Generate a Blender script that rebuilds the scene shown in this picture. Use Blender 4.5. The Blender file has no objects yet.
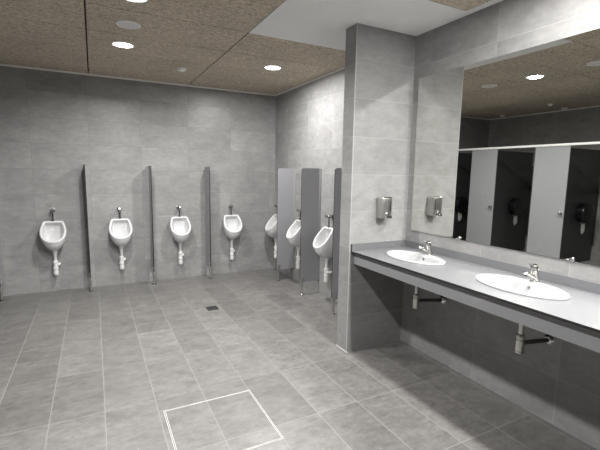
import bpy, bmesh, math, random
from mathutils import Vector, Matrix
random.seed(4)
S = bpy.context.scene
COL = S.collection
PI = math.pi
R = math.radians

# ------------------------------------------------------------------ measurements (metres)
YB = 5.687      # back wall
XR = 2.496      # wall of the urinal recess
XM = 2.458      # mirror wall
XL = -2.39      # wall behind the cubicles
YF = -2.60      # wall behind the camera
ZC = 2.67       # ceiling
XP, YP, YQ = 1.858, 2.690, 2.842   # pier: left face, front face, rear face
ZK = 0.882      # counter top
CX0, CY0 = 1.870, -0.30            # counter front edge, near end

# ------------------------------------------------------------------ node helpers
def mat(name, build, **kw):
    m = bpy.data.materials.new(name); m.use_nodes = True
    nt = m.node_tree; b = nt.nodes['Principled BSDF']
    for k, v in kw.items():
        b.inputs[k].default_value = v
    if build: build(nt, b)
    return m

def node(nt, t, ins=None, **props):
    n = nt.nodes.new(t)
    for k, v in props.items(): setattr(n, k, v)
    for k, v in (ins or {}).items():
        if isinstance(v, tuple) and len(v) == 2 and isinstance(v[0], bpy.types.Node):
            nt.links.new(v[0].outputs[v[1]], n.inputs[k])
        else: n.inputs[k].default_value = v
    return n

def rgb(r, g, b): return (r, g, b, 1.0)

def ramp(nt, src, stops):
    n = nt.nodes.new('ShaderNodeValToRGB'); nt.links.new(src, n.inputs[0])
    e = n.color_ramp.elements
    while len(e) < len(stops): e.new(0.5)
    for i, (p, c) in enumerate(stops): e[i].position = p; e[i].color = c if len(c) == 4 else (*c, 1)
    return n

def tile(name, axes, org, w, h, base, grout, joint=0.0016, var=0.06, rough=0.42, stretch=(1, 1, 1), mott=0.22, fine=0.12):
    """cement-look tile: grid of joints on two world axes, cloudy streaks in the glaze"""
    def build(nt, b):
        tc = node(nt, 'ShaderNodeTexCoord')
        sp = node(nt, 'ShaderNodeSeparateXYZ', {0: (tc, 'Object')})
        c2 = node(nt, 'ShaderNodeCombineXYZ')
        for i, a in enumerate(axes):
            if a is None: c2.inputs[i].default_value = w * 0.5; continue
            ad = node(nt, 'ShaderNodeMath', {0: (sp, a), 1: 10 * (w, h)[i] - org[i]}, operation='ADD')
            nt.links.new(ad.outputs[0], c2.inputs[i])
        br = node(nt, 'ShaderNodeTexBrick', {'Vector': (c2, 0), 'Color1': rgb(1 - var, 1 - var, 1 - var), 'Color2': rgb(1 + var, 1 + var, 1 + var),
                  'Mortar': rgb(1, 1, 1), 'Scale': 1.0, 'Mortar Size': joint, 'Mortar Smooth': 0.1, 'Bias': 0.0,
                  'Brick Width': w, 'Row Height': h}, offset=0.0, squash=1.0)
        mp = node(nt, 'ShaderNodeMapping', {'Vector': (tc, 'Object'), 'Scale': stretch})
        # each tile gets its own piece of the cloud pattern
        off = node(nt, 'ShaderNodeVectorMath', {0: (br, 'Color'), 1: (37.0, 51.0, 23.0)}, operation='MULTIPLY')
        ad = node(nt, 'ShaderNodeVectorMath', {0: (mp, 0), 1: (off, 0)}, operation='ADD')
        n1 = node(nt, 'ShaderNodeTexNoise', {'Vector': (ad, 0), 'Scale': 3.6, 'Detail': 9.0, 'Roughness': 0.68, 'Distortion': 0.25})
        n2 = node(nt, 'ShaderNodeTexNoise', {'Vector': (ad, 0), 'Scale': 13.0, 'Detail': 7.0, 'Roughness': 0.7})
        r1 = ramp(nt, n1.outputs[0], [(0.28, (1 - mott,) * 3), (0.72, (1 + mott,) * 3)])
        r2 = ramp(nt, n2.outputs[0], [(0.3, (1 - fine,) * 3), (0.7, (1 + fine,) * 3)])
        m1 = node(nt, 'ShaderNodeMix', {0: 1.0, 6: (r1, 0), 7: (r2, 0)}, data_type='RGBA', blend_type='MULTIPLY')
        m2 = node(nt, 'ShaderNodeMix', {0: 1.0, 6: (m1, 2), 7: (br, 'Color')}, data_type='RGBA', blend_type='MULTIPLY')
        m3 = node(nt, 'ShaderNodeMix', {0: 1.0, 6: (m2, 2), 7: rgb(*base)}, data_type='RGBA', blend_type='MULTIPLY')
        mx = node(nt, 'ShaderNodeMix', {0: (br, 'Fac'), 6: (m3, 2), 7: rgb(*grout)}, data_type='RGBA')
        nt.links.new(mx.outputs[2], b.inputs['Base Color'])
        ro = node(nt, 'ShaderNodeMapRange', {0: (br, 'Fac'), 3: rough, 4: 0.85})
        nt.links.new(ro.outputs[0], b.inputs['Roughness'])
        hs = node(nt, 'ShaderNodeMath', {0: (n2, 0), 1: 0.15}, operation='MULTIPLY')
        hh = node(nt, 'ShaderNodeMath', {0: (hs, 0), 1: (br, 'Fac')}, operation='SUBTRACT')
        bp = node(nt, 'ShaderNodeBump', {'Strength': 0.25, 'Distance': 0.002, 'Height': (hh, 0)})
        nt.links.new(bp.outputs[0], b.inputs['Normal'])
    return mat(name, build)

def mottled(name, c1, c2, scale, rough, bump=0.0, metal=0.0, detail=4.0):
    def build(nt, b):
        tc = node(nt, 'ShaderNodeTexCoord')
        n = node(nt, 'ShaderNodeTexNoise', {'Vector': (tc, 'Object'), 'Scale': scale, 'Detail': detail, 'Roughness': 0.6})
        r = ramp(nt, n.outputs[0], [(0.3, c1), (0.7, c2)])
        nt.links.new(r.outputs[0], b.inputs['Base Color'])
        if bump:
            bp = node(nt, 'ShaderNodeBump', {'Strength': bump, 'Distance': 0.002, 'Height': (n, 0)})
            nt.links.new(bp.outputs[0], b.inputs['Normal'])
    return mat(name, build, Roughness=rough, Metallic=metal)

def wood_wool():
    def build(nt, b):
        tc = node(nt, 'ShaderNodeTexCoord')
        mp = node(nt, 'ShaderNodeMapping', {'Vector': (tc, 'Object'), 'Scale': (1.0, 2.0, 1.0)})
        n1 = node(nt, 'ShaderNodeTexNoise', {'Vector': (mp, 0), 'Scale': 30.0, 'Detail': 5.0, 'Roughness': 0.8, 'Distortion': 1.2})
        n2 = node(nt, 'ShaderNodeTexNoise', {'Vector': (tc, 'Object'), 'Scale': 2.0, 'Detail': 3.0})
        r1 = ramp(nt, n1.outputs[0], [(0.38, (0.24, 0.202, 0.158)), (0.49, (0.49, 0.424, 0.342)), (0.62, (0.72, 0.635, 0.520))])
        r2 = ramp(nt, n2.outputs[0], [(0.3, (0.90,) * 3), (0.7, (1.06,) * 3)])
        m = node(nt, 'ShaderNodeMix', {0: 1.0, 6: (r1, 0), 7: (r2, 0)}, data_type='RGBA', blend_type='MULTIPLY')
        nt.links.new(m.outputs[2], b.inputs['Base Color'])
        bp = node(nt, 'ShaderNodeBump', {'Strength': 0.5, 'Distance': 0.004, 'Height': (n1, 0)})
        nt.links.new(bp.outputs[0], b.inputs['Normal'])
    return mat('wood_wool_panel', build, Roughness=0.95)

def brushed():
    def build(nt, b):
        tc = node(nt, 'ShaderNodeTexCoord')
        mp = node(nt, 'ShaderNodeMapping', {'Vector': (tc, 'Object'), 'Scale': (400.0, 400.0, 12.0)})
        n = node(nt, 'ShaderNodeTexNoise', {'Vector': (mp, 0), 'Scale': 1.0, 'Detail': 2.0})
        r = node(nt, 'ShaderNodeMapRange', {0: (n, 0), 3: 0.24, 4: 0.42})
        nt.links.new(r.outputs[0], b.inputs['Roughness'])
    return mat('brushed_steel', build, **{'Base Color': rgb(0.56, 0.55, 0.53), 'Metallic': 1.0})

def glow(name, col, strength):
    def build(nt, b):
        b.inputs['Emission Color'].default_value = rgb(*col); b.inputs['Emission Strength'].default_value = strength
    return mat(name, build, **{'Base Color': rgb(0.8, 0.8, 0.8), 'Roughness': 0.6})

WB = (0.272, 0.270, 0.267); WG = (0.33, 0.33, 0.325)
M = {}
M['floor'] = tile('floor_tile', ('X', 'Y'), (-0.3043, 2.6343), 0.302, 0.602, (0.137, 0.133, 0.127), (0.245, 0.238, 0.228), 0.0020, 0.13, 0.40, (1.3, 2.2, 1), 0.24, 0.20)
M['wall_y'] = tile('wall_tile_back', ('X', 'Z'), (0.573, 0.0), 0.607, 0.302, WB, (0.215, 0.215, 0.212), 0.0018, 0.08, 0.38, (1.0, 1.0, 1.8), 0.18)
M['wall_x'] = tile('wall_tile_side', ('Y', 'Z'), (1.302, 0.0), 0.604, 0.302, WB, (0.38, 0.38, 0.37), 0.0015, 0.07, 0.38, (1.0, 1.0, 1.8), 0.18)
M['wall_r'] = tile('wall_tile_recess', ('Y', 'Z'), (4.64, 0.0), 0.604, 0.302, WB, (0.38, 0.38, 0.37), 0.0015, 0.07, 0.38, (1.0, 1.0, 1.8), 0.18)
M['pier'] = tile('wall_tile_pier', (None, 'Z'), (0.0, 0.0), 50.0, 0.302, WB, (0.38, 0.38, 0.37), 0.0015, 0.07, 0.38, (1.0, 1.0, 1.8), 0.14)
M['wool'] = wood_wool()
M['void'] = mottled('ceiling_void', (0.02, 0.017, 0.014), (0.03, 0.026, 0.02), 5, 0.9)
M['plaster'] = mottled('white_plaster', (0.78, 0.78, 0.77), (0.82, 0.82, 0.81), 3, 0.85)
M['ltrim'] = mottled('ceiling_edge_profile', (0.80, 0.79, 0.76), (0.84, 0.83, 0.80), 6, 0.6)
M['etrim'] = mottled('tile_edge_profile', (0.36, 0.36, 0.355), (0.40, 0.40, 0.395), 8, 0.35)
M['caulk'] = mottled('white_caulk', (0.46, 0.45, 0.43), (0.54, 0.53, 0.51), 20, 0.7)
M['china'] = mottled('white_china', (0.60, 0.605, 0.61), (0.63, 0.635, 0.64), 2, 0.10)
M['china'].node_tree.nodes['Principled BSDF'].inputs['Coat Weight'].default_value = 0.4
M['plastic'] = mottled('white_plastic', (0.62, 0.62, 0.615), (0.68, 0.68, 0.675), 6, 0.38)
M['chrome'] = mottled('polished_chrome', (0.72, 0.72, 0.72), (0.78, 0.78, 0.78), 8, 0.09, metal=1.0)
M['chrome_dull'] = mottled('dull_chrome', (0.55, 0.54, 0.52), (0.64, 0.63, 0.61), 14, 0.24, metal=1.0)
M['steel'] = brushed()
M['dark_steel'] = mottled('dark_steel', (0.10, 0.10, 0.10), (0.16, 0.16, 0.155), 30, 0.4, metal=0.8)
M['valve'] = mottled('darkened_chrome', (0.26, 0.255, 0.25), (0.36, 0.355, 0.35), 14, 0.22, metal=1.0)  # chrome with its dark reflections put into an evenly darker colour
M['dark_hole'] = mottled('dark_opening', (0.008, 0.008, 0.008), (0.014, 0.014, 0.014), 10, 0.6)
M['laminate'] = mottled('grey_laminate', (0.255, 0.255, 0.270), (0.275, 0.275, 0.290), 60, 0.42)
M['core'] = mottled('black_laminate_core', (0.012, 0.012, 0.012), (0.022, 0.022, 0.022), 40, 0.45)
M['channel'] = mottled('grey_aluminium', (0.26, 0.26, 0.265), (0.30, 0.30, 0.305), 40, 0.4)
M['basin'] = mottled('white_basin_china', (0.40, 0.405, 0.41), (0.42, 0.425, 0.43), 2, 0.10)
M['counter'] = mottled('pale_grey_worktop', (0.142, 0.145, 0.152), (0.154, 0.157, 0.164), 90, 0.34)
M['fascia'] = mottled('grey_fascia_board', (0.205, 0.207, 0.215), (0.225, 0.227, 0.235), 70, 0.45)
M['door_grey'] = mottled('pale_grey_cubicle_board', (0.22, 0.225, 0.235), (0.24, 0.245, 0.255), 40, 0.42)
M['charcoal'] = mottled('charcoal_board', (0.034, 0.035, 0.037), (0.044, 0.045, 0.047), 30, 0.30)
M['black'] = mottled('black_plastic', (0.007, 0.007, 0.008), (0.012, 0.012, 0.013), 10, 0.18)
M['paper'] = mottled('white_paper', (0.62, 0.62, 0.60), (0.70, 0.70, 0.68), 30, 0.9)
M['alu'] = mottled('white_aluminium', (0.66, 0.66, 0.65), (0.72, 0.72, 0.71), 12, 0.35)
M['grille'] = mottled('pale_grille', (0.66, 0.65, 0.64), (0.76, 0.75, 0.74), 90, 0.7)
M['cover'] = mottled('white_cover', (0.86, 0.86, 0.85), (0.90, 0.90, 0.89), 6, 0.5)
M['glow'] = glow('lamp_diffuser', (1.0, 0.985, 0.965), 9.0)
M['mirror'] = mottled('mirror_glass', (0.80, 0.81, 0.78), (0.805, 0.815, 0.785), 1, 0.0, metal=1.0)
M['mirror_edge'] = mottled('mirror_glass_edge', (0.20, 0.25, 0.23), (0.26, 0.31, 0.29), 8, 0.15)

# ------------------------------------------------------------------ mesh helpers
def B(): return bmesh.new()

def box(bm, x0, x1, y0, y1, z0, z1, bev=0.0, seg=2, mi=0):
    n0 = len(bm.faces)
    r = bmesh.ops.create_cube(bm, size=1.0)
    vs = r['verts']
    for v in vs:
        v.co = Vector(((x0 + x1) / 2 + v.co.x * (x1 - x0), (y0 + y1) / 2 + v.co.y * (y1 - y0), (z0 + z1) / 2 + v.co.z * (z1 - z0)))
    fs = set(f for v in vs for f in v.link_faces)
    if bev:
        es = list(set(e for v in vs for e in v.link_edges))
        rr = bmesh.ops.bevel(bm, geom=es, offset=bev, segments=seg, profile=0.5, affect='EDGES')
        fs = set(rr['faces']) | set(f for f in fs if f.is_valid)
    for f in fs:
        if f.is_valid: f.material_index = mi
    return fs

def loft(bm, rings, cap0=True, cap1=True, mi=0, closed=True):
    vr = [[bm.verts.new(p) for p in ring] for ring in rings]
    n = len(rings[0])
    for a, b in zip(vr, vr[1:]):
        for i in range(n if closed else n - 1):
            j = (i + 1) % n
            f = bm.faces.new((a[i], a[j], b[j], b[i])); f.material_index = mi
    if cap0: f = bm.faces.new(list(reversed(vr[0]))); f.material_index = mi
    if cap1: f = bm.faces.new(vr[-1]); f.material_index = mi
    return vr

def frame(d):
    d = Vector(d).normalized()
    a = Vector((0, 0, 1)) if abs(d.z) < 0.9 else Vector((1, 0, 0))
    u = d.cross(a).normalized(); return u, d.cross(u).normalized()

def tube(bm, pts, rs, n=16, mi=0):
    """round tube through points; rs a radius or one per point"""
    pts = [Vector(p) for p in pts]
    if not isinstance(rs, (list, tuple)): rs = [rs] * len(pts)
    rings = []
    u = None
    for i, p in enumerate(pts):
        d = (pts[min(i + 1, len(pts) - 1)] - pts[max(i - 1, 0)])
        if d.length < 1e-9: d = pts[-1] - pts[0]
        d.normalize()
        if u is None: u, _ = frame(d)
        u = (u - d * u.dot(d)).normalized(); v = d.cross(u)
        rings.append([p + (u * math.cos(2 * PI * k / n) + v * math.sin(2 * PI * k / n)) * rs[i] for k in range(n)])
    loft(bm, rings, mi=mi)

def lathe(bm, prof, org=(0, 0, 0), ax=(0, 0, 1), n=28, mi=0, cap=True):
    """profile of (radius, height) turned about an axis"""
    o = Vector(org); a = Vector(ax).normalized(); u, v = frame(a)
    rings = [[o + a * h + (u * math.cos(2 * PI * k / n) + v * math.sin(2 * PI * k / n)) * r for k in range(n)] for r, h in prof]
    loft(bm, rings, cap, cap, mi)

def bend(p0, p1, p2, rad, k=6):
    """points from p0 to p2 by way of p1 with a rounded corner"""
    p0, p1, p2 = map(Vector, (p0, p1, p2))
    a = p1 + (p0 - p1).normalized() * rad; b = p1 + (p2 - p1).normalized() * rad
    out = [p0]
    for i in range(k + 1):
        t = i / k; out.append(a * (1 - t) ** 2 + p1 * 2 * t * (1 - t) + b * t * t)
    return out + [p2]

def obj(name, bm, mats, parent=None, smooth=35):
    bmesh.ops.recalc_face_normals(bm, faces=bm.faces[:])
    me = bpy.data.meshes.new(name); bm.to_mesh(me); bm.free()
    for m in (mats if isinstance(mats, (list, tuple)) else [mats]): me.materials.append(M[m] if isinstance(m, str) else m)
    if smooth:
        for p in me.polygons: p.use_smooth = True
        me.set_sharp_from_angle(angle=R(smooth))
    o = bpy.data.objects.new(name, me); COL.objects.link(o)
    if parent is not None: o.parent = parent
    return o

def tag(o, label, cat, group=None):
    o['label'] = label; o['category'] = cat
    if group: o['group'] = group
    return o

def thing(name, label, cat, loc=(0, 0, 0), rz=0.0, group=None):
    o = bpy.data.objects.new(name, None); COL.objects.link(o)
    o.location = loc; o.rotation_euler = (0, 0, rz); o.empty_display_size = 0.05
    return tag(o, label, cat, group)

def dup(root, loc, rz=None, label=None, group=None):
    r = root.copy(); COL.objects.link(r); r.location = loc
    if rz is not None: r.rotation_euler = (0, 0, rz)
    if label: r['label'] = label
    if group: r['group'] = group
    for ch in list(root.children):
        c = ch.copy(); COL.objects.link(c); c.parent = r
        for g in list(ch.children):
            d = g.copy(); COL.objects.link(d); d.parent = c
    return r

def struct(name, bm, mats, smooth=0):
    o = obj(name, bm, mats, None, smooth); o['kind'] = 'structure'; return o

# ------------------------------------------------------------------ the room
T = 0.12
b = B(); box(b, XL - T, XR + T, YF - T, YB + T, -0.10, 0.0); struct('floor', b, 'floor')
b = B(); box(b, XL - T, XR + T, YB, YB + T, 0, ZC + 0.08); struct('wall_back', b, 'wall_y')
b = B(); box(b, XR, XR + T, YQ - 0.05, YB, 0, ZC + 0.08); struct('wall_recess', b, 'wall_r')
b = B(); box(b, XM, XR + T, YF, YP, 0, ZC + 0.08); struct('wall_vanity', b, 'wall_x')
b = B(); box(b, XL - T, XL, YF, YB, 0, ZC + 0.08); struct('wall_left', b, 'wall_x')
b = B(); box(b, XL - T, XR + T, YF - T, YF, 0, ZC + 0.08); struct('wall_front', b, 'wall_y')
b = B(); box(b, XP, XR + T, YP, YQ, 0, ZC + 0.08); struct('wall_pier', b, 'pier')

# ceiling: brown wood-wool panels with open joints under a dark void, white plaster field beside the pier
b = B()
box(b, XL, XR, YF, YB, ZC + 0.03, ZC + 0.08, mi=1)
xs = [(-2.39, -1.206), (-1.194, -0.006), (0.006, 1.199), (1.211, 2.395)]
ys = [3.325 + 0.6 * k for k in range(-11, 4)]
for i, (x0, x1) in enumerate(xs):
    for y0, y1 in zip(ys, ys[1:] + [YB]):
        y0 = max(y0, YF)
        if y1 - y0 < 0.05: continue
        if i == 3 and 2.1 < (y0 + y1) / 2 < 3.3: continue
        xe = x1
        if i == 3 and y0 > 3.3: xe = XR
        box(b, x0, xe, y0 + 0.0042, y1 - 0.0042, ZC, ZC + 0.03)
struct('ceiling', b, ['wool', 'void'])
b = B()
box(b, 1.207, XR, 2.127, 3.325, ZC - 0.001, ZC + 0.028); box(b, 2.397, XR, YF, 2.127, ZC - 0.001, ZC + 0.028)
struct('ceiling_plaster', b, 'plaster')
b = B(); box(b, XL, XR, YB - 0.022, YB, ZC - 0.020, ZC - 0.0005, 0.002); struct('trim_back', b, 'ltrim')
b = B(); box(b, XR - 0.022, XR, YQ, YB - 0.022, ZC - 0.020, ZC - 0.0005, 0.002); struct('trim_recess', b, 'ltrim')
b = B(); box(b, XL, XL + 0.022, YF, YB - 0.022, ZC - 0.020, ZC - 0.0005, 0.002); struct('trim_left', b, 'ltrim')
# edge profile on the pier's free corner and caulk along its foot
b = B(); box(b, XP - 0.0022, XP + 0.006, YP - 0.0022, YP + 0.003, 0, ZC, 0.001); struct('trim_pier', b, 'etrim')
b = B(); box(b, XP - 0.005, XP, YP - 0.02, YQ, 0, 0.004); struct('trim_caulk', b, 'caulk')

# ------------------------------------------------------------------ urinals
DT, ZT, DL, ZL = 0.045, 0.880, 0.228, 0.640       # rim: distance from the wall and height at the top edge and at the lip
SL = math.hypot(DL - DT, ZT - ZL)
def outline():
    """outer rim in its own plane (x, s), clockwise from the middle of the flat top edge"""
    hw, top, sm = 0.137, 0.100, 0.50 * SL
    r = [(top * 0.78 * k / 5, 0.0) for k in range(5)]
    c0, c1, c2 = (top * 0.78, 0.0), (top * 1.06, 0.0), (top * 1.14, 0.034)
    for k in range(6):
        t = k / 5; r.append(tuple(c0[i] * (1 - t) ** 2 + 2 * c1[i] * t * (1 - t) + c2[i] * t * t for i in (0, 1)))
    for k in range(1, 8):
        t = k / 7; e = math.sin(t * PI / 2)
        r.append((c2[0] + (hw - c2[0]) * e, c2[1] + (sm - c2[1]) * t))
    for k in range(1, 13):
        a = PI / 2 * k / 12
        r.append((hw * math.cos(a) ** 0.92, sm + (SL - sm) * math.sin(a) ** 0.96))
    r[-1] = (0.0, SL)
    return r + [(-x, q) for x, q in reversed(r[1:-1])]
OUT = outline()
def rim_loop(n, off, lift=0.0):
    """points of the tilted rim, off = how far in from the outer edge; local x, y (forward is -y), z"""
    pts = []
    m = len(OUT)
    cd, cz = (DL - DT) / SL, (ZT - ZL) / SL
    nrm = Vector((0, -cz, cd))
    for k in range(m):
        x, q = OUT[k]; (xa, qa), (xb, qb) = OUT[k - 1], OUT[(k + 1) % m]
        tx, tq = xb - xa, qb - qa; l = math.hypot(tx, tq)
        x, q = x - off * tq / l, q + off * tx / l
        pts.append(Vector((x, -(DT + q * cd), ZT - q * cz)) + nrm * lift)
    return pts

def make_urinal(label, loc, rz, group):
    t = thing('urinal', label, 'urinal', loc, rz, group)
    n = 48
    b = B()
    R0 = rim_loop(n, 0.0)
    def shell(f):
        out = []
        for p in R0:
            v = (-p.y - DT) / (DL - DT)
            tz = 0.872 - v * (0.872 - 0.515)                 # where the shell meets the wall
            back = Vector((p.x * (0.84 - 0.26 * v ** 2), 0.0, tz))
            mid = Vector((p.x * (1.0 - 0.05 * v ** 2), p.y * 0.92, p.z - 0.128 * v ** 1.1 - 0.004))
            q = p * (1 - f) ** 2 + mid * 2 * f * (1 - f) + back * f * f
            out.append(q)
        return out
    rings = [shell(f) for f in (1.0, 0.86, 0.7, 0.54, 0.4, 0.27, 0.15, 0.06)]
    rings.append(rim_loop(n, -0.002, 0.004)); rings.append(rim_loop(n, 0.002, 0.011)); rings.append(rim_loop(n, 0.010, 0.014))
    rings.append(rim_loop(n, 0.019, 0.012)); rings.append(rim_loop(n, 0.025, 0.005)); rings.append(rim_loop(n, 0.027, -0.008))
    I0 = rim_loop(n, 0.028, -0.015)
    cen = Vector((0, -0.100, 0.585))
    for g in (0.08, 0.18, 0.30, 0.42, 0.54, 0.66, 0.77, 0.87, 0.95):
        ring = []
        for p in I0:
            v = min(1.0, max(0.0, (-p.y - DT) / (DL - DT)))
            d1 = Vector((p.x * 0.98, -0.008 - 0.165 * v ** 1.5, p.z - 0.012 - 0.050 * v))
            d2 = Vector((p.x * 0.86, -0.008 - 0.125 * v ** 1.4, max(0.575, p.z - 0.20) + 0.010 * v))
            h = 1 - g
            a = p * h ** 3 + d1 * (3 * g * h * h) + d2 * (3 * g * g * h) + cen * g ** 3
            ring.append(a)
        rings.append(ring)
    loft(b, rings)
    bowl = obj('bowl', b, 'china', t, 50)
    b = B(); lathe(b, [(0.019, 0.0), (0.019, 0.003), (0.014, 0.005), (0.0, 0.005)], (0, -0.102, 0.589), (0, -0.5, 0.85), 20, cap=False)
    obj('drain_strainer', b, 'chrome_dull', bowl)
    # flush valve: wall rose, ball body, push button, down pipe with nut into the top of the bowl
    b = B()
    lathe(b, [(0.027, 0.0), (0.027, 0.006), (0.014, 0.010), (0.014, 0.034)], (0, 0, 1.008), (0, -1, 0), 24)
    lathe(b, [(0.004, -0.024), (0.015, -0.021), (0.022, -0.011), (0.024, 0.0), (0.022, 0.011), (0.015, 0.021), (0.004, 0.024)], (0, -0.052, 1.008), (0, 0, 1), 24)
    lathe(b, [(0.013, 0.0), (0.013, 0.016), (0.016, 0.017), (0.016, 0.026), (0.012, 0.029)], (0, -0.072, 1.012), (0, -1, 0.25), 20)
    obj('flush_valve', b, 'valve', t)
    b = B()
    tube(b, [(0, -0.052, 0.99), (0, -0.052, 0.905), (0, -0.052, 0.878)], 0.0085, 16)
    lathe(b, [(0.013, 0), (0.016, 0.003), (0.016, 0.016), (0.012, 0.020)], (0, -0.052, 0.884), (0, 0, 1), 6)
    obj('flush_pipe', b, 'valve', t)
    # white bottle trap under the bowl with its side outlet into the wall
    b = B()
    lathe(b, [(0.030, 0.545), (0.030, 0.515), (0.026, 0.500), (0.019, 0.470), (0.016, 0.440), (0.016, 0.395), (0.019, 0.392), (0.019, 0.385)], (0, -0.072, 0), (0, 0, 1), 24)
    obj('tail_pipe', b, 'plastic', t)
    b = B()
    lathe(b, [(0.020, 0.395), (0.027, 0.390), (0.028, 0.365), (0.024, 0.360), (0.024, 0.320), (0.029, 0.316), (0.030, 0.288), (0.026, 0.284), (0.026, 0.262), (0.029, 0.258), (0.027, 0.222), (0.018, 0.216)], (0, -0.072, 0), (0, 0, 1), 24)
    tube(b, [(0.018, -0.068, 0.345), (0.034, -0.058, 0.345), (0.040, -0.035, 0.345), (0.040, 0.0, 0.345)], [0.014, 0.014, 0.014, 0.014], 14)
    lathe(b, [(0.019, 0), (0.019, 0.020), (0.015, 0.022)], (0.020, -0.070, 0.345), (0.8, 0.25, 0), 16)
    obj('bottle_trap', b, 'plastic', t)
    return t

gB, gR = 'urinals along the back wall', 'urinals in the recess beside the pier'
u0 = make_urinal('white wall-hung urinal farthest from the room corner, first in the back row', (-0.462, YB, 0), 0, gB)
for x, lb in ((0.280, 'white wall-hung urinal second in the back row, between the first two tall dividers'),
              (1.032, 'white wall-hung urinal third in the back row, just behind the floor drain'),
              (1.775, 'white wall-hung urinal on the back wall nearest the room corner')):
    dup(u0, (x, YB, 0), 0, lb, gB)
for y, lb in ((5.470, 'white urinal on the recess wall closest to the room corner, mostly behind a divider'),
              (4.720, 'white urinal in the recess between the palest and the middle divider'),
              (3.980, 'white urinal in the recess nearest the pier, its whole bowl in side view')):
    dup(u0, (XR, y, 0), -PI / 2, lb, gR)

# ------------------------------------------------------------------ urinal dividers
def make_divider(label, loc, rz, group, W=0.218):
    t = thing('urinal_divider', label, 'divider', loc, rz, group)
    h0, h1, th, rr = 0.165, 1.572, 0.0065, 0.030
    # outline in (d, z); rounded on the free edge
    pts = [(0.012, h0), (W - rr, h0)]
    pts += [(W - rr + rr * math.sin(a), h0 + rr - rr * math.cos(a)) for a in [PI / 2 * k / 6 for k in range(1, 7)]]
    pts += [(W - rr + rr * math.cos(a), h1 - rr + rr * math.sin(a)) for a in [PI / 2 * k / 6 for k in range(0, 7)]]
    pts += [(0.012, h1)]
    b = B()
    loft(b, [[Vector((-th, -d, z)) for d, z in pts], [Vector((th, -d, z)) for d, z in pts]])
    for f in b.faces:
        if len(f.verts) == 4: f.material_index = 1
    obj('panel', b, ['laminate', 'core'], t)
    b = B(); box(b, -th - 0.004, -th, -0.026, -0.001, h0, h1, 0.001); box(b, th, th + 0.004, -0.026, -0.001, h0, h1, 0.001)
    box(b, -th - 0.004, th + 0.004, -0.004, -0.0005, h0, h1, 0.001); obj('wall_channel', b, 'channel', t)
    d = W - 0.026
    b = B(); tube(b, [(0, -d, 0.012), (0, -d, 0.185)], 0.014, 18)
    box(b, -0.016, 0.016, -d - 0.016, -d + 0.016, 0.15, 0.235, 0.003)
    ft = obj('foot', b, 'steel', t)
    b = B(); lathe(b, [(0.026, 0), (0.026, 0.005), (0.020, 0.010), (0.014, 0.014), (0.012, 0.018)], (0, -d, 0), (0, 0, 1), 24)
    obj('floor_flange', b, 'valve', ft)
    return t

gD, gE = 'grey dividers on the back wall', 'grey dividers in the recess'
d0 = make_divider('grey urinal divider at the far end of the back row, at the picture edge', (-1.005, YB, 0), 0, gD)
for x, lb in ((-0.092, 'grey urinal divider on the back wall between the first and second urinals'),
              (0.658, 'grey urinal divider on the back wall between the second and third urinals'),
              (1.418, 'grey urinal divider on the back wall between the third and fourth urinals')):
    dup(d0, (x, YB, 0), 0, lb, gD)
for y, lb in ((4.985, 'grey recess divider closest to the room corner, palest of its three'),
              (4.275, 'grey recess divider in the middle, between two side-on urinals'),
              (3.530, 'grey recess divider next to the tiled pier, seen as a thin dark strip')):
    if y > 4.9: d1 = make_divider(lb, (XR, y, 0), -PI / 2, gE, 0.272)
    else: dup(d1, (XR, y, 0), -PI / 2, lb, gE)

# ------------------------------------------------------------------ vanity worktop with upstand and fascia
BAS = [(2.168, 2.262), (2.172, 1.412), (2.172, 0.560)]
BA, BX = 0.270, 0.166        # half length along the wall, half width
vt = thing('vanity_worktop', 'long pale grey worktop holding the two oval basins under the mirror', 'worktop', (0, 0, 0))
b = B(); box(b, CX0, XM - 0.001, CY0, YP - 0.001, ZK - 0.013, ZK)
top = obj('top', b, ['counter', 'core'], vt, 0)
for f in top.data.polygons:
    if f.normal.z < 0.5: f.material_index = 1
cut = B()
for cx, cy in BAS:
    ring = lambda z: [Vector((cx + (BX - 0.022) * math.cos(a), cy + (BA - 0.022) * math.sin(a), z)) for a in [2 * PI * k / 64 for k in range(64)]]
    loft(cut, [ring(ZK - 0.1), ring(ZK + 0.1)])
co = obj('cutter', cut, 'core', None, 0)
md = top.modifiers.new('holes', 'BOOLEAN'); md.object = co; md.operation = 'DIFFERENCE'; md.solver = 'EXACT'
dg = bpy.context.evaluated_depsgraph_get(); dg.update()
nm = bpy.data.meshes.new_from_object(top.evaluated_get(dg))
top.modifiers.clear(); top.data = nm
bpy.data.objects.remove(co)
b = B(); box(b, XM - 0.014, XM - 0.001, CY0, YP - 0.014, ZK, ZK + 0.058); obj('upstand', b, ['counter'], vt, 0)
b = B(); box(b, CX0 + 0.004, XM - 0.014, YP - 0.014, YP - 0.001, ZK, ZK + 0.058)
box(b, CX0 + 0.001, CX0 + 0.004, YP - 0.014, YP - 0.001, ZK, ZK + 0.058, mi=1)
obj('upstand', b, ['counter', 'core'], vt, 0)
b = B(); box(b, CX0 + 0.030, CX0 + 0.043, CY0, YP - 0.002, ZK - 0.110, ZK - 0.013); obj('fascia', b, ['fascia'], vt, 0)
for y in (2.66, 1.84, 1.00, 0.16):
    b = B(); box(b, CX0 + 0.043, XM - 0.001, y - 0.02, y + 0.02, ZK - 0.050, ZK - 0.014)
    obj('support_rail', b, 'dark_steel', vt, 0)

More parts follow.
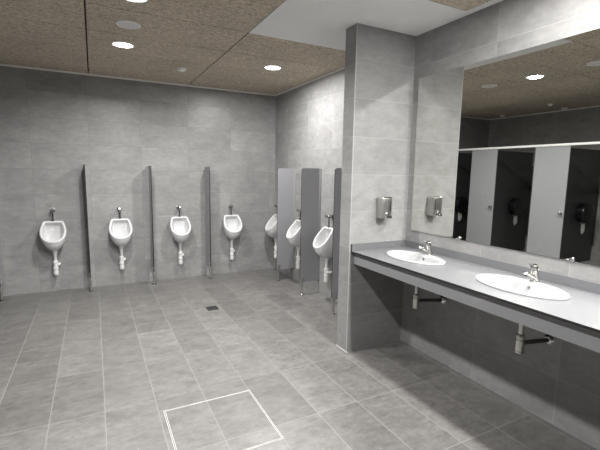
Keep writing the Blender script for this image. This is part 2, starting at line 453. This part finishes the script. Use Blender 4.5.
# ------------------------------------------------------------------ basins
def make_basin(label, loc, group):
    t = thing('wash_basin', label, 'basin', loc, 0, group)
    n = 72
    def ring(fx, fy, z, sx=0.0):
        return [Vector((sx + fx * math.cos(2 * PI * k / n), fy * math.sin(2 * PI * k / n), z)) for k in range(n)]
    b = B()
    prof = [(BX - 0.030, BA - 0.030, -0.020, 0), (BX - 0.028, BA - 0.028, -0.001, 0), (BX - 0.002, BA - 0.002, 0.0005, 0), (BX, BA, 0.005, 0), (BX - 0.002, BA - 0.002, 0.011, 0),
            (BX - 0.008, BA - 0.008, 0.0145, 0), (BX - 0.020, BA - 0.022, 0.0150, 0)]
    # inner bowl sits towards the front so that the back rim is a wide deck for the tap
    s = -0.018
    prof += [(BX - 0.040, BA - 0.034, 0.0130, s), (BX - 0.046, BA - 0.042, 0.006, s), (BX - 0.052, BA - 0.052, -0.012, s), (BX - 0.062, BA - 0.070, -0.050, s),
             (BX - 0.080, BA - 0.105, -0.090, s), (BX - 0.105, BA - 0.155, -0.122, s), (BX - 0.135, BA - 0.215, -0.138, s), (0.022, 0.022, -0.142, s)]
    loft(b, [ring(fx, fy, z, sx) for fx, fy, z, sx in prof], cap0=False)
    # outside of the bowl below the worktop
    prof2 = [(BX - 0.030, BA - 0.030, -0.020, 0), (BX - 0.042, BA - 0.050, -0.055, s), (BX - 0.066, BA - 0.092, -0.10, s), (BX - 0.100, BA - 0.150, -0.135, s), (0.040, 0.040, -0.156, s), (0.026, 0.026, -0.160, s)]
    loft(b, [ring(fx, fy, z, sx) for fx, fy, z, sx in prof2], cap0=False)
    bmesh.ops.remove_doubles(b, verts=b.verts[:], dist=1e-5)
    obj('bowl', b, 'basin', t, 60)
    b = B(); lathe(b, [(0.026, -0.141), (0.026, -0.138), (0.020, -0.1365), (0.018, -0.139), (0.010, -0.137), (0.0, -0.136)], (s, 0, 0), (0, 0, 1), 24, cap=False)
    obj('drain', b, 'chrome', t)
    b = B(); lathe(b, [(0.011, 0), (0.011, 0.002), (0.007, 0.003), (0.006, 0.001), (0, 0.001)], (s + BX - 0.054, 0, -0.016), (-0.95, 0, 0.3), 20, cap=False)
    obj('overflow_ring', b, 'chrome', t)
    return t

gS = 'oval basins set in the worktop'
s0 = make_basin('white oval basin set in the worktop beside the tiled pier', (BAS[0][0], BAS[0][1], ZK), gS)
dup(s0, (BAS[1][0], BAS[1][1], ZK), None, 'white oval basin set in the worktop farther from the pier, larger in view', gS)
dup(s0, (BAS[2][0], BAS[2][1], ZK), None, 'white oval basin at the near end of the worktop, cut off by the frame', gS)

def make_tap(label, loc, group):
    t = thing('basin_tap', label, 'tap', loc, 0, group)
    b = B(); lathe(b, [(0.027, 0), (0.027, 0.004), (0.023, 0.008)], (0, 0, 0), (0, 0, 1), 28); obj('base_ring', b, 'chrome', t)
    tilt = Vector((-0.26, 0, 1)).normalized()
    b = B(); lathe(b, [(0.0235, 0.0), (0.0225, 0.020), (0.0205, 0.045), (0.0195, 0.066), (0.0205, 0.070), (0.0205, 0.076)], (0.006, 0, 0.004), tilt, 28)
    obj('body', b, 'chrome_dull', t)
    # spout: flattened tube reaching forward and upward
    b = B()
    rings = []
    path = [(0.000, 0.022, 0.018, 0.015), (-0.026, 0.034, 0.0165, 0.013), (-0.055, 0.049, 0.0155, 0.011), (-0.084, 0.061, 0.0145, 0.0095), (-0.098, 0.064, 0.0135, 0.009), (-0.105, 0.062, 0.011, 0.007)]
    for x, z, ry, rz_ in path:
        rings.append([Vector((x + 0.35 * rz_ * math.sin(a), ry * math.cos(a), z + rz_ * math.sin(a))) for a in [2 * PI * k / 20 for k in range(20)]])
    loft(b, rings); sp = obj('spout', b, 'chrome_dull', t, 60)
    b = B(); lathe(b, [(0.0090, 0), (0.0090, 0.010), (0.007, 0.012)], (-0.093, 0, 0.058), (-0.15, 0, -1), 18); obj('aerator', b, 'dark_steel', sp)
    # lever: a turned cap with a short flat handle
    b = B()
    o = Vector((0.006, 0, 0.004)) + tilt * 0.079
    lathe(b, [(0.0185, 0.0), (0.0215, 0.003), (0.0215, 0.016), (0.0195, 0.024), (0.012, 0.028)], o, tilt, 28)
    rings = []
    for x, z, w, h in [(0.012, 0.020, 0.0150, 0.005), (-0.012, 0.024, 0.0150, 0.005), (-0.030, 0.028, 0.0125, 0.004), (-0.044, 0.031, 0.0105, 0.0032), (-0.048, 0.032, 0.007, 0.002)]:
        rings.append([o + Vector((x, w * math.copysign(abs(math.cos(a)) ** 0.7, math.cos(a)), z + h * math.copysign(abs(math.sin(a)) ** 0.7, math.sin(a)))) for a in [2 * PI * k / 20 for k in range(20)]])
    loft(b, rings)
    obj('lever', b, 'valve', t, 50)
    return t
gT = 'chrome taps on the basins'
TZ = ZK + 0.0135
t0 = make_tap('chrome lever tap standing on the basin beside the tiled pier', (2.318, BAS[0][1], TZ), gT)
dup(t0, (2.318, BAS[1][1], TZ), None, 'chrome lever tap standing on the basin farther from the pier', gT)
dup(t0, (2.318, BAS[2][1], TZ), None, 'chrome lever tap on the basin at the near end of the worktop', gT)

def make_trap(label, loc, group):
    t = thing('basin_trap', label, 'pipe trap', loc, 0, group)
    b = B(); tube(b, [(0, 0, 0.720), (0, 0, 0.555)], 0.0155, 20); obj('tail_pipe', b, 'chrome_dull', t)
    b = B(); lathe(b, [(0.017, 0.610), (0.024, 0.606), (0.0265, 0.600), (0.0265, 0.584), (0.023, 0.580), (0.023, 0.574), (0.0255, 0.572), (0.0255, 0.508), (0.027, 0.506), (0.027, 0.498), (0.022, 0.494)], (0, 0, 0), (0, 0, 1), 28)
    obj('bottle', b, 'chrome_dull', t)
    b = B(); tube(b, bend((0.022, 0, 0.552), (0.030, 0, 0.552), (0.272, 0, 0.520), 0.004), 0.0135, 18)
    lathe(b, [(0.018, 0), (0.018, 0.016), (0.014, 0.018)], (0.020, 0, 0.552), (1, 0, 0), 20)
    arm = obj('outlet_pipe', b, 'dark_steel', t)
    b = B(); lathe(b, [(0.034, 0.0), (0.034, 0.003), (0.026, 0.012), (0.016, 0.018)], (XM - loc[0], 0, 0.520), (-1, 0, 0), 28); obj('wall_rose', b, 'chrome', t)
    return t
gP = 'chrome bottle traps under the worktop'
p0 = make_trap('chrome bottle trap under the basin beside the tiled pier', (2.172, 2.225, 0), gP)
dup(p0, (2.172, 1.374, 0), None, 'chrome bottle trap under the basin farther from the pier', gP)
dup(p0, (2.172, 0.540, 0), None, 'chrome bottle trap under the basin at the near end', gP)

# ------------------------------------------------------------------ mirror with clips
MY0, MY1, MZ0, MZ1 = -0.30, 2.622, 1.036, 2.315
mt = thing('wall_mirror', 'large frameless mirror over the worktop reflecting the cubicles', 'mirror', (XM, 0, 0))
b = B(); box(b, -0.006, -0.0008, MY0, MY1, MZ0, MZ1)
for f in b.faces:
    f.material_index = 0 if f.normal.x < -0.5 else 1
b.normal_update()
for f in b.faces: f.material_index = 0 if f.normal.x < -0.5 else 1
obj('glass', b, ['mirror', 'mirror_edge'], mt, 0)
for y in (2.098, 1.287, 0.476):
    b = B(); lathe(b, [(0.013, 0), (0.013, 0.010), (0.010, 0.014), (0.004, 0.015)], (-0.001, y, MZ0 + 0.010), (-1, 0, 0), 24); obj('clip', b, 'chrome_dull', mt)

# ------------------------------------------------------------------ soap dispenser on the pier
sd = thing('soap_dispenser', 'brushed steel push soap dispenser on the pier above the worktop', 'soap dispenser', (2.163, YP, 1.128))
b = B(); box(b, -0.051, 0.051, -0.086, -0.001, 0.024, 0.192, 0.006, 3); obj('case', b, 'steel', sd)
b = B(); box(b, -0.051, 0.051, -0.084, -0.001, 0.188, 0.202, 0.005, 3); ld = obj('lid', b, 'chrome', sd)
b = B(); lathe(b, [(0.006, 0), (0.006, 0.003), (0.004, 0.004)], (0, -0.040, 0.202), (0, 0, 1), 16); obj('lock', b, 'dark_steel', ld)
b = B(); box(b, 0.028, 0.038, -0.0875, -0.084, 0.080, 0.170, 0.0012); obj('level_window', b, 'dark_hole', sd)
b = B(); lathe(b, [(0.015, 0), (0.015, 0.006), (0.009, 0.012), (0.009, 0.020)], (0, -0.084, 0.062), (0, -1, 0), 22)
box(b, -0.036, 0.036, -0.110, -0.094, 0.022, 0.046, 0.004, 2); tube(b, [(0, -0.098, 0.062), (0, -0.102, 0.038)], 0.008, 14)
obj('push_lever', b, 'chrome', sd)
b = B(); tube(b, [(0, -0.060, 0.024), (0, -0.060, 0.0)], [0.009, 0.006], 16); obj('spout', b, 'chrome_dull', sd)

# ------------------------------------------------------------------ floor: drain and access hatch
fd = thing('floor_drain', 'small square dark floor drain among the grey tiles', 'drain', (1.112, 4.243, 0))
b = B()
for x0, x1, y0, y1 in ((-.062, .062, -.062, -.054), (-.062, .062, .054, .062), (-.062, -.054, -.054, .054), (.054, .062, -.054, .054)): box(b, x0, x1, y0, y1, 0.0005, 0.004)
obj('frame', b, 'dark_steel', fd)
b = B(); box(b, -.054, .054, -.054, .054, 0.0003, 0.0012, mi=1)
for k in range(7): box(b, -.048, .048, -.050 + k * .0158, -.044 + k * .0158, 0.0012, 0.0034)
obj('grate', b, ['dark_steel', 'dark_hole'], fd)

HX0, HX1, HY0, HY1 = 0.328, 0.906, 1.905, 2.478
fh = thing('floor_hatch', 'square tiled access hatch in the floor with a pale metal frame', 'hatch', (0, 0, 0))
def ring_frame(bm, o, w, z0, z1, mi=0):
    x0, x1, y0, y1 = HX0 + o, HX1 - o, HY0 + o, HY1 - o
    box(bm, x0, x1, y0, y0 + w, z0, z1, mi=mi); box(bm, x0, x1, y1 - w, y1, z0, z1, mi=mi)
    box(bm, x0, x0 + w, y0 + w, y1 - w, z0, z1, mi=mi); box(bm, x1 - w, x1, y0 + w, y1 - w, z0, z1, mi=mi)
b = B(); ring_frame(b, 0.0, 0.003, 0.0004, 0.0022); ring_frame(b, 0.003, 0.005, 0.0003, 0.0008, 1); obj('outer_frame', b, ['caulk', 'dark_steel'], fh, 0)
b = B(); ring_frame(b, 0.008, 0.003, 0.0004, 0.0022); obj('inner_frame', b, 'caulk', fh, 0)
b = B(); box(b, HX0 + 0.011, HX1 - 0.011, HY0 + 0.011, HY1 - 0.011, 0.0003, 0.0014); obj('cover', b, 'floor', fh, 0)

# ------------------------------------------------------------------ ceiling fittings
def make_downlight(label, loc, power, group='round ceiling downlights'):
    t = thing('downlight', label, 'ceiling light', loc, 0, group)
    b = B(); lathe(b, [(0.084, 0.004), (0.084, -0.004), (0.088, -0.008), (0.098, -0.007), (0.103, -0.001), (0.103, 0.004)], (0, 0, 0), (0, 0, 1), 40, cap=False); obj('trim_ring', b, 'alu', t)
    b = B(); lathe(b, [(0.0845, -0.0008), (0.0845, -0.0032), (0.06, -0.0040), (0.0, -0.0042)], (0, 0, 0), (0, 0, 1), 40, cap=False); obj('diffuser', b, 'glow', t)
    l = bpy.data.lights.new('lamp', 'AREA'); l.shape = 'DISK'; l.size = 0.14; l.energy = power; l.spread = SPREAD; l.color = (1.0, 0.985, 0.965)
    o = bpy.data.objects.new('lamp', l); COL.objects.link(o); o.parent = t; o.location = (0, 0, -0.0085)
    return t
SPREAD = R(160); PW = 41.0; PV = {1.25: (45.0, PI), 0.1: (78.0, PI), 4.245: (48.0, R(178)), 1.905: (32.0, SPREAD), 0.75: (26.0, SPREAD)}
l0 = make_downlight('lit round downlight in the brown ceiling, middle bay before the back wall', (0.298, 4.215, ZC), PW)
for x, y, lb in ((1.822, 4.245, 'lit round downlight in the brown ceiling before the urinal recess'),
                 (0.290, 3.035, 'lit round downlight cut by the top frame, also seen in the mirror'),
                 (0.305, 1.905, 'lit round downlight overhead, out of view above the floor hatch'),
                 (0.305, 0.750, 'lit round downlight overhead, out of view beside the camera'),
                 (1.822, 1.250, 'lit round downlight over the worktop, out of view above the basins'),
                 (1.822, 0.100, 'lit round downlight over the near end of the worktop, out of view')):
    d = dup(l0, (x, y, ZC), 0, lb)
    for ch in d.children:
        if ch.type == 'LIGHT' and y in PV: ch.data = ch.data.copy(); ch.data.energy, ch.data.spread = PV[y]

def make_grille(label, loc, r, name, cat, group=None):
    t = thing(name, label, cat, loc, 0, group)
    b = B(); lathe(b, [(r * .86, 0.002), (r * .86, -0.006), (r * .92, -0.009), (r, -0.005), (r, 0.002)], (0, 0, 0), (0, 0, 1), 36, cap=False); obj('rim', b, 'cover', t)
    b = B(); lathe(b, [(r * .87, -0.001), (r * .87, -0.004), (0.0, -0.006)], (0, 0, 0), (0, 0, 1), 36, cap=False); obj('cover', b, 'grille', t)
    return t
gK = 'round ceiling speakers'
make_grille('round pale ceiling speaker between two lit downlights', (0.303, 3.630, ZC), 0.092, 'ceiling_speaker', 'speaker', gK)
make_grille('round pale ceiling speaker seen only in the mirror, nearer the camera', (0.319, 2.372, ZC), 0.092, 'ceiling_speaker', 'speaker', gK)
def make_detector(label, loc, r=0.052):
    t = thing('smoke_detector', label, 'detector', loc, 0)
    b = B(); lathe(b, [(r, 0.001), (r, -0.010), (r * .94, -0.014)], (0, 0, 0), (0, 0, 1), 32); obj('base', b, 'cover', t)
    b = B(); lathe(b, [(r * .80, -0.012), (r * .78, -0.026), (r * .55, -0.032), (0, -0.034)], (0, 0, 0), (0, 0, 1), 32, cap=False); obj('sensor_cap', b, 'cover', t)
    return t
make_detector('small round off-white detector on the brown ceiling near the back wall', (0.946, 4.812, ZC), 0.054)
make_detector('small pale ceiling disc above the toilet cubicles, seen in the mirror next to the corner', (-2.08, 5.168, ZC), 0.05)
make_detector('small pale ceiling disc above the toilet cubicles, seen in the mirror lower of a pair', (-2.192, 4.101, ZC), 0.05)
make_detector('small pale ceiling disc before the toilet cubicles, seen in the mirror upper of a pair', (-1.629, 3.999, ZC), 0.04)

# ------------------------------------------------------------------ toilet cubicles across the room (seen in the mirror)
XS = -1.05; gC = 'pale grey cubicle front boards'
hr = thing('cubicle_head_rail', 'white head rail along the tops of the toilet cubicles', 'rail', (0, 0, 0))
b = B(); box(b, XS - 0.022, XS + 0.022, -0.4, YB - 0.001, 1.957, 1.990, 0.004); obj('rail', b, 'alu', hr)
def make_front(label, loc, W):
    t = thing('cubicle_board', label, 'cubicle board', loc, 0, gC)
    b = B(); box(b, -0.0065, 0.0065, -W / 2, W / 2, 0.15, 1.957, 0.001, 1); obj('panel', b, ['door_grey'], t, 0)
    k = B(); lathe(k, [(0.012, 0), (0.012, 0.018), (0.022, 0.024), (0.026, 0.036), (0.022, 0.047), (0.010, 0.052)], (0.0065, -W / 2 + 0.040, 1.000), (1, 0, 0), 24)
    lathe(k, [(0.022, 0), (0.022, 0.004)], (0.0065, -W / 2 + 0.040, 1.000), (1, 0, 0), 24); obj('knob', k, 'chrome_dull', t)
    for s in (-1, 1):
        f = B(); tube(f, [(0, s * (W / 2 - 0.06), 0.0), (0, s * (W / 2 - 0.06), 0.155)], 0.013, 16); lathe(f, [(0.03, 0), (0.03, 0.006), (0.016, 0.012)], (0, s * (W / 2 - 0.06), 0), (0, 0, 1), 20); obj('foot', f, 'steel', t)
    return t
c0 = make_front('pale grey cubicle board with round knob nearest the back wall, in the mirror', (XS, 4.690, 0), 0.497)
for y, lb in ((3.550, 'pale grey cubicle board with round knob, wider one in the mirror above the front basin'), (2.405, 'pale grey cubicle board out of view opposite the worktop middle'), (1.250, 'pale grey cubicle board out of view opposite the worktop near end')):
    dup(c0, (XS, y, 0), 0, lb)
gW = 'charcoal cubicle side walls'
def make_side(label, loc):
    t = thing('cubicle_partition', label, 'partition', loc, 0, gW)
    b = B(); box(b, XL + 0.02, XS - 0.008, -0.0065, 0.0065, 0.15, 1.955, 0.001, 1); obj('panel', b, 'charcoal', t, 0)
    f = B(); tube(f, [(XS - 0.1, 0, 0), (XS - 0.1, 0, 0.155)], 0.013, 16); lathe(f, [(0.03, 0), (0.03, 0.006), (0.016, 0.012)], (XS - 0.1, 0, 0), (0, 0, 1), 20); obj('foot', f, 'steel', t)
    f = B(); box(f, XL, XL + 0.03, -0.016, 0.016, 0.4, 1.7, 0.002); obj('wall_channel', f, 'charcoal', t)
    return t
q0 = make_side('charcoal panel added against the back wall to darken the unlit end cubicle, first in the mirror', (0, 5.655, 0))  # added dark panel, stands in for shade on the end cubicle's tiles
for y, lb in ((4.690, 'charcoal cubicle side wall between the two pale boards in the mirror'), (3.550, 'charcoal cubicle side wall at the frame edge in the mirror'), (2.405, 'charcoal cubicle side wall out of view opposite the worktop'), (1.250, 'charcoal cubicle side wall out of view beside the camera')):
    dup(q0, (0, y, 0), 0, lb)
gJ = 'black toilet paper dispensers'
def make_roll(label, loc):
    t = thing('toilet_paper_dispenser', label, 'paper dispenser', loc, 0, gJ)
    b = B(); lathe(b, [(0.150, 0), (0.153, 0.006), (0.153, 0.105), (0.146, 0.118), (0.125, 0.122)], (0, 0, 0), (0, -1, 0), 44); cs = obj('case', b, 'black', t)
    b = B(); box(b, -0.05, 0.05, -0.095, -0.02, -0.168, -0.143, 0.004); obj('tear_bar', b, 'dark_steel', cs)
    b = B(); loft(b, [[Vector((x, y, z)) for x, z in ((-0.052, -0.150), (0.052, -0.150), (0.052, -0.29), (0.012, -0.345), (-0.052, -0.29))] for y in (-0.060, -0.0585)]); obj('paper', b, 'paper', t, 0)
    return t
r0 = make_roll('black round paper dispenser between the two pale boards in the mirror', (-1.93, 4.683, 0.965))
dup(r0, (-1.93, 3.543, 0.965), 0, 'black round paper dispenser at the frame edge in the mirror')
dup(r0, (-1.60, 5.648, 0.94), 0, 'black round paper dispenser nearest the tiled pier edge in the mirror')

# ------------------------------------------------------------------ camera
f_px, yaw, pitch, roll, H = 397.906, 0.477646, -0.131451, 0.017043, 1.5205
cy, sy, cp, sp = math.cos(yaw), math.sin(yaw), math.cos(pitch), math.sin(pitch)
F = Vector((sy * cp, cy * cp, sp)); r_ = Vector((cy, -sy, 0)); u_ = r_.cross(F)
RR = r_ * math.cos(roll) + u_ * math.sin(roll); UU = -r_ * math.sin(roll) + u_ * math.cos(roll)
cam = bpy.data.cameras.new('camera'); cam.sensor_width = 36.0; cam.lens = 36.0 * f_px / 600.0; cam.clip_start = 0.02
co = bpy.data.objects.new('camera', cam); COL.objects.link(co)
mw = Matrix((RR, UU, -F)).transposed().to_4x4(); mw.translation = Vector((0, 0, H)); co.matrix_world = mw
S.camera = co

# ------------------------------------------------------------------ world and view
w = bpy.data.worlds.new('world'); S.world = w; w.use_nodes = True
w.node_tree.nodes['Background'].inputs[0].default_value = (0.5, 0.52, 0.55, 1); w.node_tree.nodes['Background'].inputs[1].default_value = 0.02
S.view_settings.view_transform = 'Standard'; S.view_settings.look = 'None'; S.view_settings.exposure = 0.07; S.view_settings.gamma = 1.0
S.view_settings.use_curve_mapping = False
c = S.cycles
c.max_bounces = 12; c.diffuse_bounces = 6; c.glossy_bounces = 6
c.caustics_reflective = True; c.blur_glossy = 0.0
c.sample_clamp_indirect = 0.0
c.use_adaptive_sampling = False; c.use_denoising = True; c.denoiser = 'OPENIMAGEDENOISE'
try:
    c.use_guiding = True; c.surface_guiding_probability = 0.7; c.guiding_training_samples = 64; c.use_surface_guiding = True
except Exception: pass
